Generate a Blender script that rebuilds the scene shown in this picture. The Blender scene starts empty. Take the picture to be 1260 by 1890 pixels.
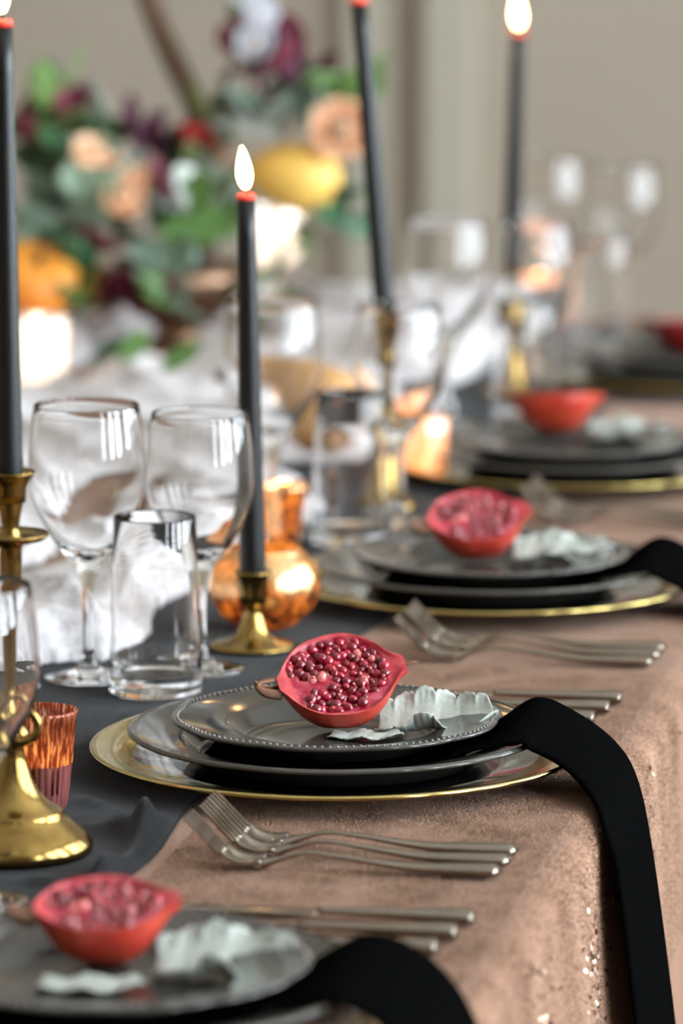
import bpy, bmesh, math, random
from math import sin, cos, pi, radians as R, sqrt, exp, atan2, hypot
import numpy as np
from mathutils import Vector, Matrix, noise
random.seed(7)
S = bpy.context.scene
COL = S.collection

# ------------------------------------------------------------------ camera, sky, exposure
cam_d = bpy.data.cameras.new('camera'); cam = bpy.data.objects.new('camera', cam_d); COL.objects.link(cam)
cam.location = (0.90, -3.058, 1.4377)
cam.rotation_euler = (R(90 - 9.4156), 0, R(10.86))
cam_d.sensor_fit = 'VERTICAL'; cam_d.sensor_height = 36; cam_d.lens = 9000 / 1890 * 36
cam_d.dof.use_dof = True; cam_d.dof.focus_distance = 3.13; cam_d.dof.aperture_fstop = 4.9
cam_d.clip_start = .05
S.camera = cam
SKY = 42.0
w = bpy.data.worlds.new('world'); S.world = w; w.use_nodes = True
w.node_tree.nodes['Background'].inputs[0].default_value = (.81, .915, 1.0, 1)
w.node_tree.nodes['Background'].inputs[1].default_value = SKY
S.view_settings.view_transform = 'Standard'; S.view_settings.look = 'None'
S.view_settings.gamma = 1; S.view_settings.use_curve_mapping = False
S.view_settings.exposure = -0.2
S.cycles.use_denoising = True
S.cycles.max_bounces = 14; S.cycles.transmission_bounces = 12; S.cycles.glossy_bounces = 6; S.cycles.diffuse_bounces = 4
S.cycles.sample_clamp_indirect = 10.0; S.cycles.blur_glossy = .5
# windows in the wall beside the table: (centre y, width)
WIN = [(-2.5, .52), (-1.1, .56), (-.2, .56), (1.1, .56), (2.0, .56), (3.3, .5)]
WZ0, WZ1, XR = .8, 3.1, 3.0
for cy, ww in WIN:
    ld = bpy.data.lights.new('sky_portal', 'AREA'); ld.shape = 'RECTANGLE'; ld.size = WZ1 - WZ0; ld.size_y = ww
    ld.cycles.is_portal = True
    lo = bpy.data.objects.new('sky_portal', ld); COL.objects.link(lo)
    lo.location = (XR + .12, cy, (WZ0 + WZ1) / 2); lo.rotation_euler = (0, R(90), 0)

# ------------------------------------------------------------------ materials
def srgb(c):
    return tuple((x / 12.92 if x <= .04045 else ((x + .055) / 1.055) ** 2.4) for x in [v / 255 for v in c])
def mat(name, c, rough=.5, metal=0, spec=.5, c2=None, scale=40, detail=4, bump=0, bscale=None, coat=0, trans=0, ior=1.5, sub=0, subr=None, sheen=0, lo=.35, hi=.65, stretch=None, alpha=None, coord='Object'):
    m = bpy.data.materials.new(name); m.use_nodes = True
    nt = m.node_tree; b = nt.nodes['Principled BSDF']
    c = srgb(c)
    b.inputs['Base Color'].default_value = (*c, 1); b.inputs['Roughness'].default_value = rough
    b.inputs['Metallic'].default_value = metal; b.inputs['Specular IOR Level'].default_value = spec
    b.inputs['Coat Weight'].default_value = coat; b.inputs['Coat Roughness'].default_value = .05
    b.inputs['Transmission Weight'].default_value = trans; b.inputs['IOR'].default_value = ior
    b.inputs['Subsurface Weight'].default_value = sub
    if sub:
        b.inputs['Subsurface Radius'].default_value = subr or (1, .3, .2); b.inputs['Subsurface Scale'].default_value = .004
    b.inputs['Sheen Weight'].default_value = sheen; b.inputs['Sheen Roughness'].default_value = .4
    L = nt.links
    tc = nt.nodes.new('ShaderNodeTexCoord'); src = tc.outputs[coord]
    if stretch:
        mp = nt.nodes.new('ShaderNodeMapping'); mp.inputs['Scale'].default_value = stretch; L.new(src, mp.inputs[0]); src = mp.outputs[0]
    def nz(sc, de):
        n = nt.nodes.new('ShaderNodeTexNoise'); n.inputs['Scale'].default_value = sc; n.inputs['Detail'].default_value = de
        L.new(src, n.inputs['Vector']); return n.outputs['Fac']
    if c2:
        r = nt.nodes.new('ShaderNodeValToRGB'); r.color_ramp.elements[0].position = lo; r.color_ramp.elements[1].position = hi
        r.color_ramp.elements[0].color = (*c, 1); r.color_ramp.elements[1].color = (*srgb(c2), 1)
        L.new(nz(scale, detail), r.inputs[0]); L.new(r.outputs[0], b.inputs['Base Color'])
    if bump:
        bp = nt.nodes.new('ShaderNodeBump'); bp.inputs['Strength'].default_value = bump; bp.inputs['Distance'].default_value = .002
        L.new(nz(bscale or scale, 5), bp.inputs['Height']); L.new(bp.outputs[0], b.inputs['Normal'])
    return m
def glow_glass(name, metal_c, glow_c, scale=160, stretch=(1, 1, 1), lo=.42, hi=.55, rough=.12, base=.55, ang=0, low=.1, dark=None):
    """mercury glass: a speckled metal film over translucent glass, lit from inside by flames and added lamps"""
    m = bpy.data.materials.new(name); m.use_nodes = True; nt = m.node_tree; L = nt.links
    for n in list(nt.nodes): nt.nodes.remove(n)
    out = nt.nodes.new('ShaderNodeOutputMaterial'); mix = nt.nodes.new('ShaderNodeMixShader')
    g = nt.nodes.new('ShaderNodeBsdfGlossy'); g.inputs['Color'].default_value = (*srgb(metal_c), 1); g.inputs['Roughness'].default_value = rough
    t = nt.nodes.new('ShaderNodeBsdfTranslucent'); t.inputs['Color'].default_value = (*srgb(glow_c), 1)
    tc = nt.nodes.new('ShaderNodeTexCoord'); mp = nt.nodes.new('ShaderNodeMapping'); mp.inputs['Scale'].default_value = stretch
    nz = nt.nodes.new('ShaderNodeTexNoise'); nz.inputs['Scale'].default_value = scale; nz.inputs['Detail'].default_value = 3
    r = nt.nodes.new('ShaderNodeMapRange'); r.inputs[1].default_value = lo; r.inputs[2].default_value = hi; r.inputs[3].default_value = low; r.inputs[4].default_value = base
    src = tc.outputs['Object']
    if ang:  # wrap the texture round the glass: angle, radius, height
        sp = nt.nodes.new('ShaderNodeSeparateXYZ'); at2 = nt.nodes.new('ShaderNodeMath'); at2.operation = 'ARCTAN2'
        mu = nt.nodes.new('ShaderNodeMath'); mu.operation = 'MULTIPLY'; mu.inputs[1].default_value = ang; cb = nt.nodes.new('ShaderNodeCombineXYZ')
        L.new(src, sp.inputs[0]); L.new(sp.outputs[1], at2.inputs[0]); L.new(sp.outputs[0], at2.inputs[1]); L.new(at2.outputs[0], mu.inputs[0]); L.new(mu.outputs[0], cb.inputs[0]); L.new(sp.outputs[2], cb.inputs[2]); src = cb.outputs[0]
    L.new(src, mp.inputs[0]); L.new(mp.outputs[0], nz.inputs['Vector']); L.new(nz.outputs['Fac'], r.inputs[0])
    if dark:
        cr = nt.nodes.new('ShaderNodeValToRGB'); cr.color_ramp.elements[0].position = lo; cr.color_ramp.elements[1].position = hi
        cr.color_ramp.elements[0].color = (*srgb(dark), 1); cr.color_ramp.elements[1].color = (*srgb(glow_c), 1)
        L.new(nz.outputs['Fac'], cr.inputs[0]); L.new(cr.outputs[0], t.inputs['Color'])
    L.new(r.outputs[0], mix.inputs[0]); L.new(g.outputs[0], mix.inputs[1]); L.new(t.outputs[0], mix.inputs[2]); L.new(mix.outputs[0], out.inputs[0])
    return m
def emit(name, c, s):
    m = bpy.data.materials.new(name); m.use_nodes = True; nt = m.node_tree
    nt.nodes.remove(nt.nodes['Principled BSDF']); e = nt.nodes.new('ShaderNodeEmission')
    e.inputs[0].default_value = (*c, 1); e.inputs[1].default_value = s
    nt.links.new(e.outputs[0], nt.nodes['Material Output'].inputs[0]); return m

M = {}
M['wall'] = mat('wall_paint', (178, 167, 152), .8, c2=(172, 161, 146), scale=2)
M['trim'] = mat('trim_paint', (190, 184, 168), .6, c2=(184, 178, 162), scale=3)
M['ceil'] = mat('ceiling_paint', (232, 228, 220), .9, c2=(228, 224, 216), scale=2)
M['floor'] = mat('floor_wood', (122, 98, 76), .45, c2=(92, 70, 52), scale=3, stretch=(12, 1, 1))
M['cloth'] = mat('blush_velvet', (152, 117, 95), .85, spec=.1, c2=(130, 97, 79), scale=300, detail=4, bump=.6, bscale=420, sheen=.12, lo=.3, hi=.7)
M['pile'] = mat('velvet_fibre', (198, 158, 132), .75, spec=.15, c2=(174, 138, 115), scale=45, detail=5, lo=.38, hi=.62)
nt = M['pile'].node_tree; an = nt.nodes.new('ShaderNodeAttribute'); an.attribute_name = 'root_normal'; ge = nt.nodes.new('ShaderNodeNewGeometry')
vm = nt.nodes.new('ShaderNodeVectorMath'); vm.operation = 'MULTIPLY_ADD'; vm.inputs[1].default_value = (1.3, 1.3, 1.3); vn = nt.nodes.new('ShaderNodeVectorMath'); vn.operation = 'NORMALIZE'
nt.links.new(an.outputs['Vector'], vm.inputs[0]); nt.links.new(ge.outputs['Normal'], vm.inputs[2]); nt.links.new(vm.outputs[0], vn.inputs[0]); nt.links.new(vn.outputs[0], nt.nodes['Principled BSDF'].inputs['Normal'])
M['sequin'] = mat('sequin_foil', (214, 188, 170), .3, 1, c2=(200, 172, 156), scale=60)
M['runner'] = mat('charcoal_chiffon', (25, 25, 28), .85, spec=.1, c2=(17, 17, 20), scale=60, bump=.4, bscale=700, sheen=.10)
M['gauze'] = mat('white_gauze', (224, 219, 219), .95, spec=.1, c2=(192, 186, 186), scale=90, detail=6, bump=.7, bscale=300, sub=.15, subr=(1, 1, 1))
M['plate'] = mat('grey_stoneware', (70, 66, 61), .09, spec=.45, c2=(63, 60, 56), scale=30)
M['bead'] = mat('grey_bead_glints', (118, 113, 107), .12, spec=.6, c2=(104, 99, 94), scale=60)  # lighter than the plate: window glints put into the bead colour
M['shaded_glass'] = mat('shaded_clear_glass', (26, 25, 24), .06, spec=.6, c2=(20, 20, 19), scale=20, coat=.5)  # clear glass: shade and the dark runner beneath put into its colour
M['gold'] = mat('gold_rim', (204, 184, 118), .15, 1, c2=(188, 166, 104), scale=50)
M['brass'] = mat('aged_brass', (166, 138, 80), .2, 1, c2=(134, 108, 60), scale=45, bump=.05, bscale=60)
M['steel'] = mat('brushed_steel', (160, 150, 138), .13, 1, c2=(146, 136, 124), scale=80, stretch=(1, 18, 18))
M['napkin'] = mat('black_cotton', (9, 9, 9), 1, spec=.0, c2=(6, 6, 6), scale=300, bump=.25, bscale=900)
M['skin'] = mat('pomegranate_skin', (172, 46, 34), .38, spec=.4, c2=(192, 76, 48), scale=45, detail=6, sub=.15, subr=(1, .25, .15), bump=.08, bscale=130)
M['skin_dark'] = mat('pomegranate_skin_dark', (132, 22, 20), .4, c2=(112, 16, 16), scale=45)
M['flesh'] = mat('pomegranate_flesh', (158, 14, 48), .35, spec=.5, c2=(214, 104, 116), scale=110, sub=.1, subr=(1, .3, .3), bump=.25, bscale=220, lo=.45, hi=.75)
M['rind'] = mat('pomegranate_rind', (204, 80, 80), .45, c2=(172, 40, 56), scale=80, sub=.12, subr=(1, .3, .3))
M['aril'] = mat('aril_dark', (138, 10, 32), .1, spec=.6, c2=(88, 6, 22), scale=150, sub=.25, subr=(1, .1, .1), coat=.5)
M['aril2'] = mat('aril_bright', (180, 24, 50), .1, spec=.6, c2=(128, 12, 36), scale=150, sub=.3, subr=(1, .1, .1), coat=.5)
M['aril3'] = mat('aril_pale', (222, 136, 128), .2, spec=.5, c2=(196, 64, 76), scale=200, sub=.3, subr=(1, .4, .3), coat=.3)
M['calyx'] = mat('dry_calyx', (134, 92, 66), .7, c2=(78, 48, 34), scale=90, bump=.3)
M['miller'] = mat('dusty_miller', (186, 190, 182), .9, spec=.1, c2=(168, 173, 164), scale=120, sheen=.15, bump=.3, bscale=350)
M['wax'] = mat('black_wax', (16, 16, 17), .38, spec=.45, c2=(11, 11, 12), scale=40, bump=.03, bscale=120)
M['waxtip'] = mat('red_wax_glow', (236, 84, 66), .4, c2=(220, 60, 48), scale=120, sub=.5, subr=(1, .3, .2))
M['wick'] = mat('wick', (30, 22, 18), .9, c2=(20, 14, 10), scale=200)
M['flame'] = emit('flame', (1, .60, .24), 42)
M['tealight'] = mat('tealight_wax', (236, 220, 196), .5, c2=(226, 206, 180), scale=50, sub=.3)
M['copper_glass'] = glow_glass('copper_mercury', (176, 112, 100), (255, 236, 205), scale=150, stretch=(1, 1, .5), lo=.48, hi=.60, base=.85, ang=.075, rough=.2, low=.5, dark=(176, 108, 92))
M['copper_unlit'] = mat('unlit_rose_glass', (150, 92, 88), .16, .1, c2=(116, 62, 62), scale=30, stretch=(6, 6, .5))  # lower copper glass without glow: wax blocking the flame, put into the colour
M['gold_glass'] = glow_glass('gold_mercury', (240, 208, 156), (255, 214, 150), scale=110, lo=.38, hi=.60, base=.42, rough=.24, low=.25, dark=(150, 92, 58))
M['pink_glass'] = glow_glass('rose_mercury', (236, 216, 206), (255, 232, 216), scale=150, lo=.38, hi=.6, base=.75, low=.5)
M['white_glass'] = glow_glass('silver_mercury', (246, 244, 242), (255, 250, 244), scale=120, lo=.4, hi=.62, base=.85, rough=.08, low=.6)  # white glow colour stands in for daylight reflected by the silver
M['squash'] = mat('squash_skin', (196, 152, 100), .55, c2=(180, 134, 84), scale=14, bump=.05)
M['pear'] = mat('yellow_gourd', (240, 176, 72), .4, c2=(238, 190, 92), scale=9, lo=.35, hi=.6)
M['gourd'] = mat('orange_gourd', (236, 160, 60), .4, c2=(232, 138, 48), scale=12, lo=.35, hi=.65)
M['branch'] = mat('branch_bark', (98, 74, 52), .8, c2=(72, 52, 36), scale=60, bump=.5)
M['euca'] = mat('eucalyptus', (118, 146, 126), .7, c2=(138, 164, 146), scale=30)
M['green'] = mat('leaf_green', (74, 110, 52), .55, c2=(92, 126, 62), scale=30)
M['deep'] = mat('leaf_deep', (38, 78, 48), .5, c2=(50, 88, 50), scale=30)
M['olive'] = mat('leaf_olive', (104, 108, 66), .6, c2=(84, 92, 50), scale=30)
M['burg'] = mat('leaf_burgundy', (86, 22, 40), .6, c2=(108, 36, 56), scale=30)
M['plum'] = mat('leaf_plum', (110, 62, 84), .6, c2=(84, 44, 62), scale=30)
M['silver'] = mat('leaf_silver', (206, 212, 206), .8, c2=(190, 198, 190), scale=30)
M['peach'] = mat('petal_peach', (255, 216, 184), .6, c2=(252, 196, 156), scale=30, sub=.2)
M['redb'] = mat('berry_red', (172, 16, 14), .3, c2=(140, 8, 8), scale=30)
M['white'] = mat('petal_white', (236, 238, 244), .6, c2=(224, 228, 236), scale=30, sub=.2)
M['pot'] = mat('vase_metal', (150, 120, 96), .3, .8, c2=(130, 100, 80), scale=30)
g = bpy.data.materials.new('clear_glass'); g.use_nodes = True
b = g.node_tree.nodes['Principled BSDF']; b.inputs['Base Color'].default_value = (1, 1, 1, 1); b.inputs['Roughness'].default_value = 0
b.inputs['Transmission Weight'].default_value = 1; b.inputs['IOR'].default_value = 1.5
M['glass'] = g
p = bpy.data.materials.new('window_pane'); p.use_nodes = True; nt = p.node_tree
nt.nodes.remove(nt.nodes['Principled BSDF'])
mx = nt.nodes.new('ShaderNodeMixShader'); mx.inputs[0].default_value = .06
t_ = nt.nodes.new('ShaderNodeBsdfTransparent'); gl_ = nt.nodes.new('ShaderNodeBsdfGlossy'); gl_.inputs['Roughness'].default_value = .02
nt.links.new(t_.outputs[0], mx.inputs[1]); nt.links.new(gl_.outputs[0], mx.inputs[2]); nt.links.new(mx.outputs[0], nt.nodes['Material Output'].inputs[0])
M['pane'] = p

# ------------------------------------------------------------------ helpers
def tag(o, label=None, cat=None, group=None, kind=None):
    if label: o['label'] = label
    if cat: o['category'] = cat
    if group: o['group'] = group
    if kind: o['kind'] = kind
    return o
def empty(name, loc=(0, 0, 0), rz=0):
    o = bpy.data.objects.new(name, None); COL.objects.link(o); o.location = loc; o.rotation_euler = (0, 0, rz); o.empty_display_size = .02; return o
def link(name, me, parent=None):
    o = bpy.data.objects.new(name, me); COL.objects.link(o)
    if parent: o.parent = parent
    return o
def mesh(name, v, f, m, smooth=True, recalc=True):
    me = bpy.data.meshes.new(name); me.from_pydata([tuple(p) for p in v], [], f)
    if recalc:
        bm = bmesh.new(); bm.from_mesh(me); bmesh.ops.recalc_face_normals(bm, faces=bm.faces); bm.to_mesh(me); bm.free()
    for m_ in (m if isinstance(m, (list, tuple)) else [m]): me.materials.append(m_)
    if smooth: me.shade_smooth()
    return me
def obj(name, v, f, m, parent=None, smooth=True, recalc=True):
    return link(name, mesh(name, v, f, m, smooth, recalc), parent)
def copy_tree(o, parent=None):
    c = o.copy(); COL.objects.link(c)
    if parent: c.parent = parent
    for ch in list(o.children): copy_tree(ch, c)
    return c
def lathe(prof, n=48, closed=False, radial=None):
    """profile [(r, z)] turned about z; r == 0 ends become poles; closed joins last ring to first"""
    v, f, rings = [], [], []
    for (r, z) in prof:
        if r < 1e-7: rings.append([len(v)]); v.append((0, 0, z))
        else:
            ring = []
            for k in range(n):
                a = 2 * pi * k / n; rr = r * (radial(a, r, z) if radial else 1)
                ring.append(len(v)); v.append((rr * cos(a), rr * sin(a), z))
            rings.append(ring)
    pairs = list(zip(rings, rings[1:])) + ([(rings[-1], rings[0])] if closed else [])
    for A, B in pairs:
        for k in range(n):
            k2 = (k + 1) % n
            if len(A) == 1 and len(B) == 1: continue
            if len(A) == 1: f.append((A[0], B[k], B[k2]))
            elif len(B) == 1: f.append((A[k], A[k2], B[0]))
            else: f.append((A[k], A[k2], B[k2], B[k]))
    return v, f
def smooth_path(pts, n):
    """Catmull-Rom through tuples of any length"""
    out = []; m = len(pts)
    for i in range(m - 1):
        p0, p1, p2, p3 = pts[max(i - 1, 0)], pts[i], pts[i + 1], pts[min(i + 2, m - 1)]
        for k in range(n):
            t = k / n
            out.append(tuple(.5 * (2 * b + (c - a) * t + (2 * a - 5 * b + 4 * c - d) * t * t + (3 * b - a - 3 * c + d) * t ** 3) for a, b, c, d in zip(p0, p1, p2, p3)))
    out.append(tuple(pts[-1])); return out
def tube(path, n=8, cap=True, flat=1.0):
    """path of (x, y, z, radius)"""
    v, f = [], []
    P = [Vector(p[:3]) for p in path]
    steep = lambda a: max(abs((q - p).normalized().dot(a)) for p, q in zip(P, P[1:]) if (q - p).length > 0)
    up = Vector((0, 0, 1))
    if steep(up) > .95: up = min((Vector((0, 1, 0)), Vector((1, 0, 0))), key=steep)
    for i, p in enumerate(P):
        d = (P[min(i + 1, len(P) - 1)] - P[max(i - 1, 0)]).normalized()
        s = d.cross(up)
        if s.length < 1e-3: s = d.cross(Vector((1, 0, 0)))
        s.normalize(); u = s.cross(d)
        for k in range(n):
            a = 2 * pi * k / n; r = path[i][3]; v.append(p + s * (r * cos(a)) + u * (r * sin(a) * flat))
    for i in range(len(P) - 1):
        for k in range(n):
            f.append((i * n + k, i * n + (k + 1) % n, (i + 1) * n + (k + 1) % n, (i + 1) * n + k))
    if cap: f.append(tuple(range(n))); f.append(tuple((len(P) - 1) * n + k for k in range(n)))
    return v, f
def box(x0, x1, y0, y1, z0, z1):
    v = [(x, y, z) for x in (x0, x1) for y in (y0, y1) for z in (z0, z1)]
    return v, [(0, 1, 3, 2), (4, 6, 7, 5), (0, 4, 5, 1), (2, 3, 7, 6), (0, 2, 6, 4), (1, 5, 7, 3)]
def join(parts):
    v, f = [], []
    for pv, pf in parts:
        o = len(v); v += list(pv); f += [tuple(i + o for i in q) for q in pf]
    return v, f
def slab(top, nu, nv, th):
    """thickened sheet: top = grid of points (nu x nv, index u*nv+v), offset th downward along normals"""
    P = [Vector(p) for p in top]; Nn = []
    for u in range(nu):
        for q in range(nv):
            a = P[min(u + 1, nu - 1) * nv + q] - P[max(u - 1, 0) * nv + q]; b_ = P[u * nv + min(q + 1, nv - 1)] - P[u * nv + max(q - 1, 0)]
            nn = a.cross(b_); nn = nn.normalized() if nn.length > 1e-12 else Vector((0, 0, 1)); Nn.append(nn)
    v = P + [p - n_ * th for p, n_ in zip(P, Nn)]; o = nu * nv; f = []
    for u in range(nu - 1):
        for q in range(nv - 1):
            a = u * nv + q; f.append((a, a + nv, a + nv + 1, a + 1)); f.append((a + o, a + 1 + o, a + nv + 1 + o, a + nv + o))
    for u in range(nu - 1):
        for q in (0, nv - 1):
            a = u * nv + q; f.append((a, a + nv, a + nv + o, a + o))
    for q in range(nv - 1):
        for u in (0, nu - 1):
            a = u * nv + q; f.append((a, a + 1, a + 1 + o, a + o))
    return v, f
def sstep(a, b_, x):
    t = min(1, max(0, (x - a) / (b_ - a))); return t * t * (3 - 2 * t)

# ------------------------------------------------------------------ the room
YF, YB, XL, ZC = 4.4, -5.0, -3.2, 3.4
tag(obj('floor', *box(XL - .2, XR + .2, YB - .2, YF + .2, -.1, 0), M['floor'], smooth=False), kind='structure')
tag(obj('ceiling', *box(XL - .2, XR + .2, YB - .2, YF + .2, ZC, ZC + .1), M['ceil'], smooth=False), kind='structure')
tag(obj('wall_far', *box(XL - .2, XR + .2, YF, YF + .15, 0, ZC), M['wall'], smooth=False), kind='structure')
tag(obj('wall_near', *box(XL - .2, XR + .2, YB - .15, YB, 0, ZC), M['wall'], smooth=False), kind='structure')
tag(obj('wall_left', *box(XL - .15, XL, YB, YF, 0, ZC), M['wall'], smooth=False), kind='structure')
segs = []; y = YB
for cy, ww in WIN:
    segs.append(box(XR, XR + .18, y, cy - ww / 2, 0, ZC)); y = cy + ww / 2
    segs.append(box(XR, XR + .18, cy - ww / 2, y, 0, WZ0)); segs.append(box(XR, XR + .18, cy - ww / 2, y, WZ1, ZC))
segs.append(box(XR, XR + .18, y, YF, 0, ZC))
tag(obj('wall_right', *join(segs), M['wall'], smooth=False), kind='structure')
for i, (cy, ww) in enumerate(WIN):
    y0, y1 = cy - ww / 2, cy + ww / 2; fr = []
    for a, c in ((y0, y0 + .05), (y1 - .05, y1), (cy - .02, cy + .02)): fr.append(box(XR + .04, XR + .09, a, c, WZ0, WZ1))
    for a, c in ((WZ0, WZ0 + .05), (WZ1 - .05, WZ1), (2.1, 2.14)): fr.append(box(XR + .045, XR + .085, y0, y1, a, c))
    wf = tag(obj('window_%d' % (i + 1), *join(fr), M['trim'], smooth=False), kind='structure')
    obj('pane', *box(XR + .063, XR + .067, y0, y1, WZ0, WZ1), M['pane'], wf, smooth=False)
# door casing on the far wall: boards with a groove between
for i, (x0, x1, d) in enumerate([(-.52, -.452, .03), (-.452, -.392, .008), (-.392, -.318, .05), (-1.52, -1.45, .05)]):
    tag(obj('trim_%d' % (i + 1), *box(x0, x1, YF - d, YF - .0005, .0, 2.3), M['trim'] if d > .02 else M['wall'], smooth=False), kind='structure')
tag(obj('baseboard_far', *box(-.31, XR, YF - .02, YF - .0005, 0, .14), M['trim'], smooth=False), kind='structure')

# ------------------------------------------------------------------ tablecloth
TZ, TX, TY0, TY1 = .75, .5, -1.5, 2.42
def drape_x(y, t):
    return min(1, t * 3.2) * (.008 * sin(y * 17 + .8 + 1.2 * sin(3 * y)) + .005 * sin(y * 31 + 2) + .008) + .02 * t
def cloth_mesh():
    ny = 260; prof = []
    for k in range(25): prof.append((k / 24 * (TX - .02), 0, 0))
    for k in range(1, 7):
        a = k / 6 * pi / 2; prof.append((TX - .02 + .02 * sin(a), -.02 + .02 * cos(a), 0))
    for k in range(1, 19): prof.append((TX, -.02 - k / 18 * (TZ - .03), k / 18))
    full = [(-x, z, t) for x, z, t in prof[:0:-1]] + prof
    v = []
    for j in range(ny + 1):
        y = TY0 + (TY1 - TY0) * j / ny
        for x, z, t in full:
            s = 1 if x > 0 else -1
            fold = drape_x(y, t)
            zz = TZ + z + (.0007 * noise.noise((x * 30, y * 30, 0)) if abs(x) < TX - .03 else 0)
            v.append((x + s * fold, y, zz))
    nv = len(full); f = []
    for j in range(ny):
        for k in range(nv - 1):
            a = j * nv + k; f.append((a, a + 1, a + nv + 1, a + nv))
    # far end hangs down, rounded
    last = [ny * nv + k for k in range(nv)]
    prev = last
    for dy, dz in ((.008, .003), (.016, .012), (.02, .03), (.03, .25), (.04, .6)):
        cur = []
        for k in last:
            p = v[k]; cur.append(len(v)); v.append((p[0], p[1] + dy + .01 * (dz > .1) * sin(p[0] * 20), max(.012, p[2] - dz)))
        for q in range(nv - 1): f.append((prev[q], prev[q + 1], cur[q + 1], cur[q]))
        prev = cur
    return v, f
tc = empty('tablecloth', (0, 0, 0))
tag(tc, 'blush velvet tablecloth with sequins falling over the table edge', 'tablecloth')
cl = obj('velvet_cloth', *cloth_mesh(), M['cloth'], tc, recalc=False)
if cl.data.polygons[len(cl.data.polygons) // 3].normal.z < 0: cl.data.flip_normals()
# the velvet's pile: short fibres, nobody could count them
def pile(ranges):
    g_ = np.random.default_rng(5); ys = np.concatenate([g_.uniform(a, b_, n) for a, b_, n in ranges]); n = len(ys)
    u = g_.uniform(.256, TX + .042, n); e = TX - .02; side = u > e
    a = np.clip((u - e) / .062, 0, 1); drop = .17 * a ** 1.6; ar_ = np.arccos(np.clip(1 - drop / .02, -1, 1)); round_ = side & (drop < .02)
    x = np.where(side, e + .02 * np.sin(ar_), u); z = TZ - np.where(side, drop, 0)
    t = np.clip((drop - .02) / (TZ - .03), 0, 1)
    dx = np.minimum(1, t * 3.2) * (.008 * np.sin(ys * 17 + .8 + 1.2 * np.sin(3 * ys)) + .005 * np.sin(ys * 31 + 2) + .008) + .02 * t
    x = np.where(side & ~round_, TX + dx, x)
    nx_ = np.where(round_, np.sin(ar_), np.where(side, 1, 0)); nz_ = np.where(round_, np.cos(ar_), np.where(side, 0, 1))
    N = np.stack([nx_, 0 * nx_, nz_], 1); T = np.stack([nz_, 0 * nx_, -nx_], 1); B = np.array([0, 1, 0])
    sw = .5 * np.sin(ys * 37 + x * 55) + .5 * np.sin(ys * 83 - x * 71)   # the nap is brushed this way and that
    d = N * g_.uniform(.45, 1.0, n)[:, None] + T * (.45 + .14 * sw + g_.normal(0, .3, n))[:, None] + B * (-.2 + .16 * sw + g_.normal(0, .3, n))[:, None]
    d /= np.linalg.norm(d, axis=1)[:, None]
    s_ = np.cross(d, N + .01); s_ /= np.linalg.norm(s_, axis=1)[:, None]; s_ *= g_.uniform(.00028, .00045, n)[:, None]
    c = np.stack([x, ys, z], 1) - N * .0003; L_ = g_.uniform(.0010, .0019, n)[:, None]
    V = np.empty((n, 3, 3)); V[:, 0] = c - s_; V[:, 1] = c + s_; V[:, 2] = c + d * L_
    me = bpy.data.meshes.new('velvet_pile'); me.vertices.add(3 * n); me.vertices.foreach_set('co', V.reshape(-1))
    me.loops.add(3 * n); me.loops.foreach_set('vertex_index', np.arange(3 * n, dtype=np.int32))
    me.polygons.add(n); me.polygons.foreach_set('loop_start', np.arange(0, 3 * n, 3, dtype=np.int32))
    at_ = me.attributes.new('root_normal', 'FLOAT_VECTOR', 'POINT'); at_.data.foreach_set('vector', np.repeat(N, 3, 0).reshape(-1))
    me.update(); me.validate(); me.materials.append(M['pile']); return me
pl = link('velvet_pile', pile([(-.72, .36, 620000), (.36, 1.2, 150000)]), tc); pl['kind'] = 'stuff'
# sequins sewn into the hanging side: real tiny discs, too many to count
def sequins():
    rnd = random.Random(3); v, f = [], []
    for i in range(5200):
        y = rnd.uniform(-1.0, 1.1)
        if noise.noise((y * 9, 3.3, 0)) + rnd.gauss(0, .12) < .12: continue
        z = rnd.uniform(.42, .735); t = (TZ - .02 - z) / (TZ - .03); x = TX + drape_x(y, t) + .0012
        c = Vector((x, y, z)); n_ = Vector((1, rnd.gauss(0, .45), rnd.gauss(0, .4))).normalized()
        a = n_.cross(Vector((0, 0, 1))).normalized(); u = a.cross(n_); r = rnd.uniform(.0014, .0023); o = len(v)
        for k in range(6): v.append(c + a * r * cos(k * pi / 3) + u * r * sin(k * pi / 3))
        f.append(tuple(range(o, o + 6)))
    return v, f
sq = obj('sequins', *sequins(), M['sequin'], tc, smooth=False, recalc=False); sq['kind'] = 'stuff'

# ------------------------------------------------------------------ footprints used to keep the runners flat under things
SET = [(.31, -.634), (.31, 0.0), (.31, .634), (.288, 1.235), (.305, 1.87)]
WINE_A = [(.082, .252), (.090, .863), (.124, 1.519), (.123, 2.19)]
WINE_B = [(.174, -.40), (.154, .295), (.182, .941), (.196, 1.606), (.202, 2.22)]
TUMB = [(.140, .212), (.160, .842), (.205, 1.50), (.20, 2.06)]
FOOT = [(x, y, .175) for x, y in SET] + [(x, y, .045) for x, y in WINE_A + WINE_B + TUMB]
FOOT += [(.162, -.275, .06), (.157, -.175, .03), (.174, .382, .04), (.166, .462, .05), (.115, .78, .03), (.156, 1.022, .035), (.161, 1.173, .035), (.153, 1.732, .035), (.077, 1.204, .055), (-.318, 1.665, .05), (.10, 2.30, .04), (-.175, 2.2, .05), (.02, 1.33, .03), (-.235, 1.95, .09)]
def fm(x, y, pad=.05):
    m_ = 1
    for fx, fy, r in FOOT: m_ = min(m_, sstep(r, r + pad, hypot(x - fx, y - fy)))
    return m_

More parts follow.
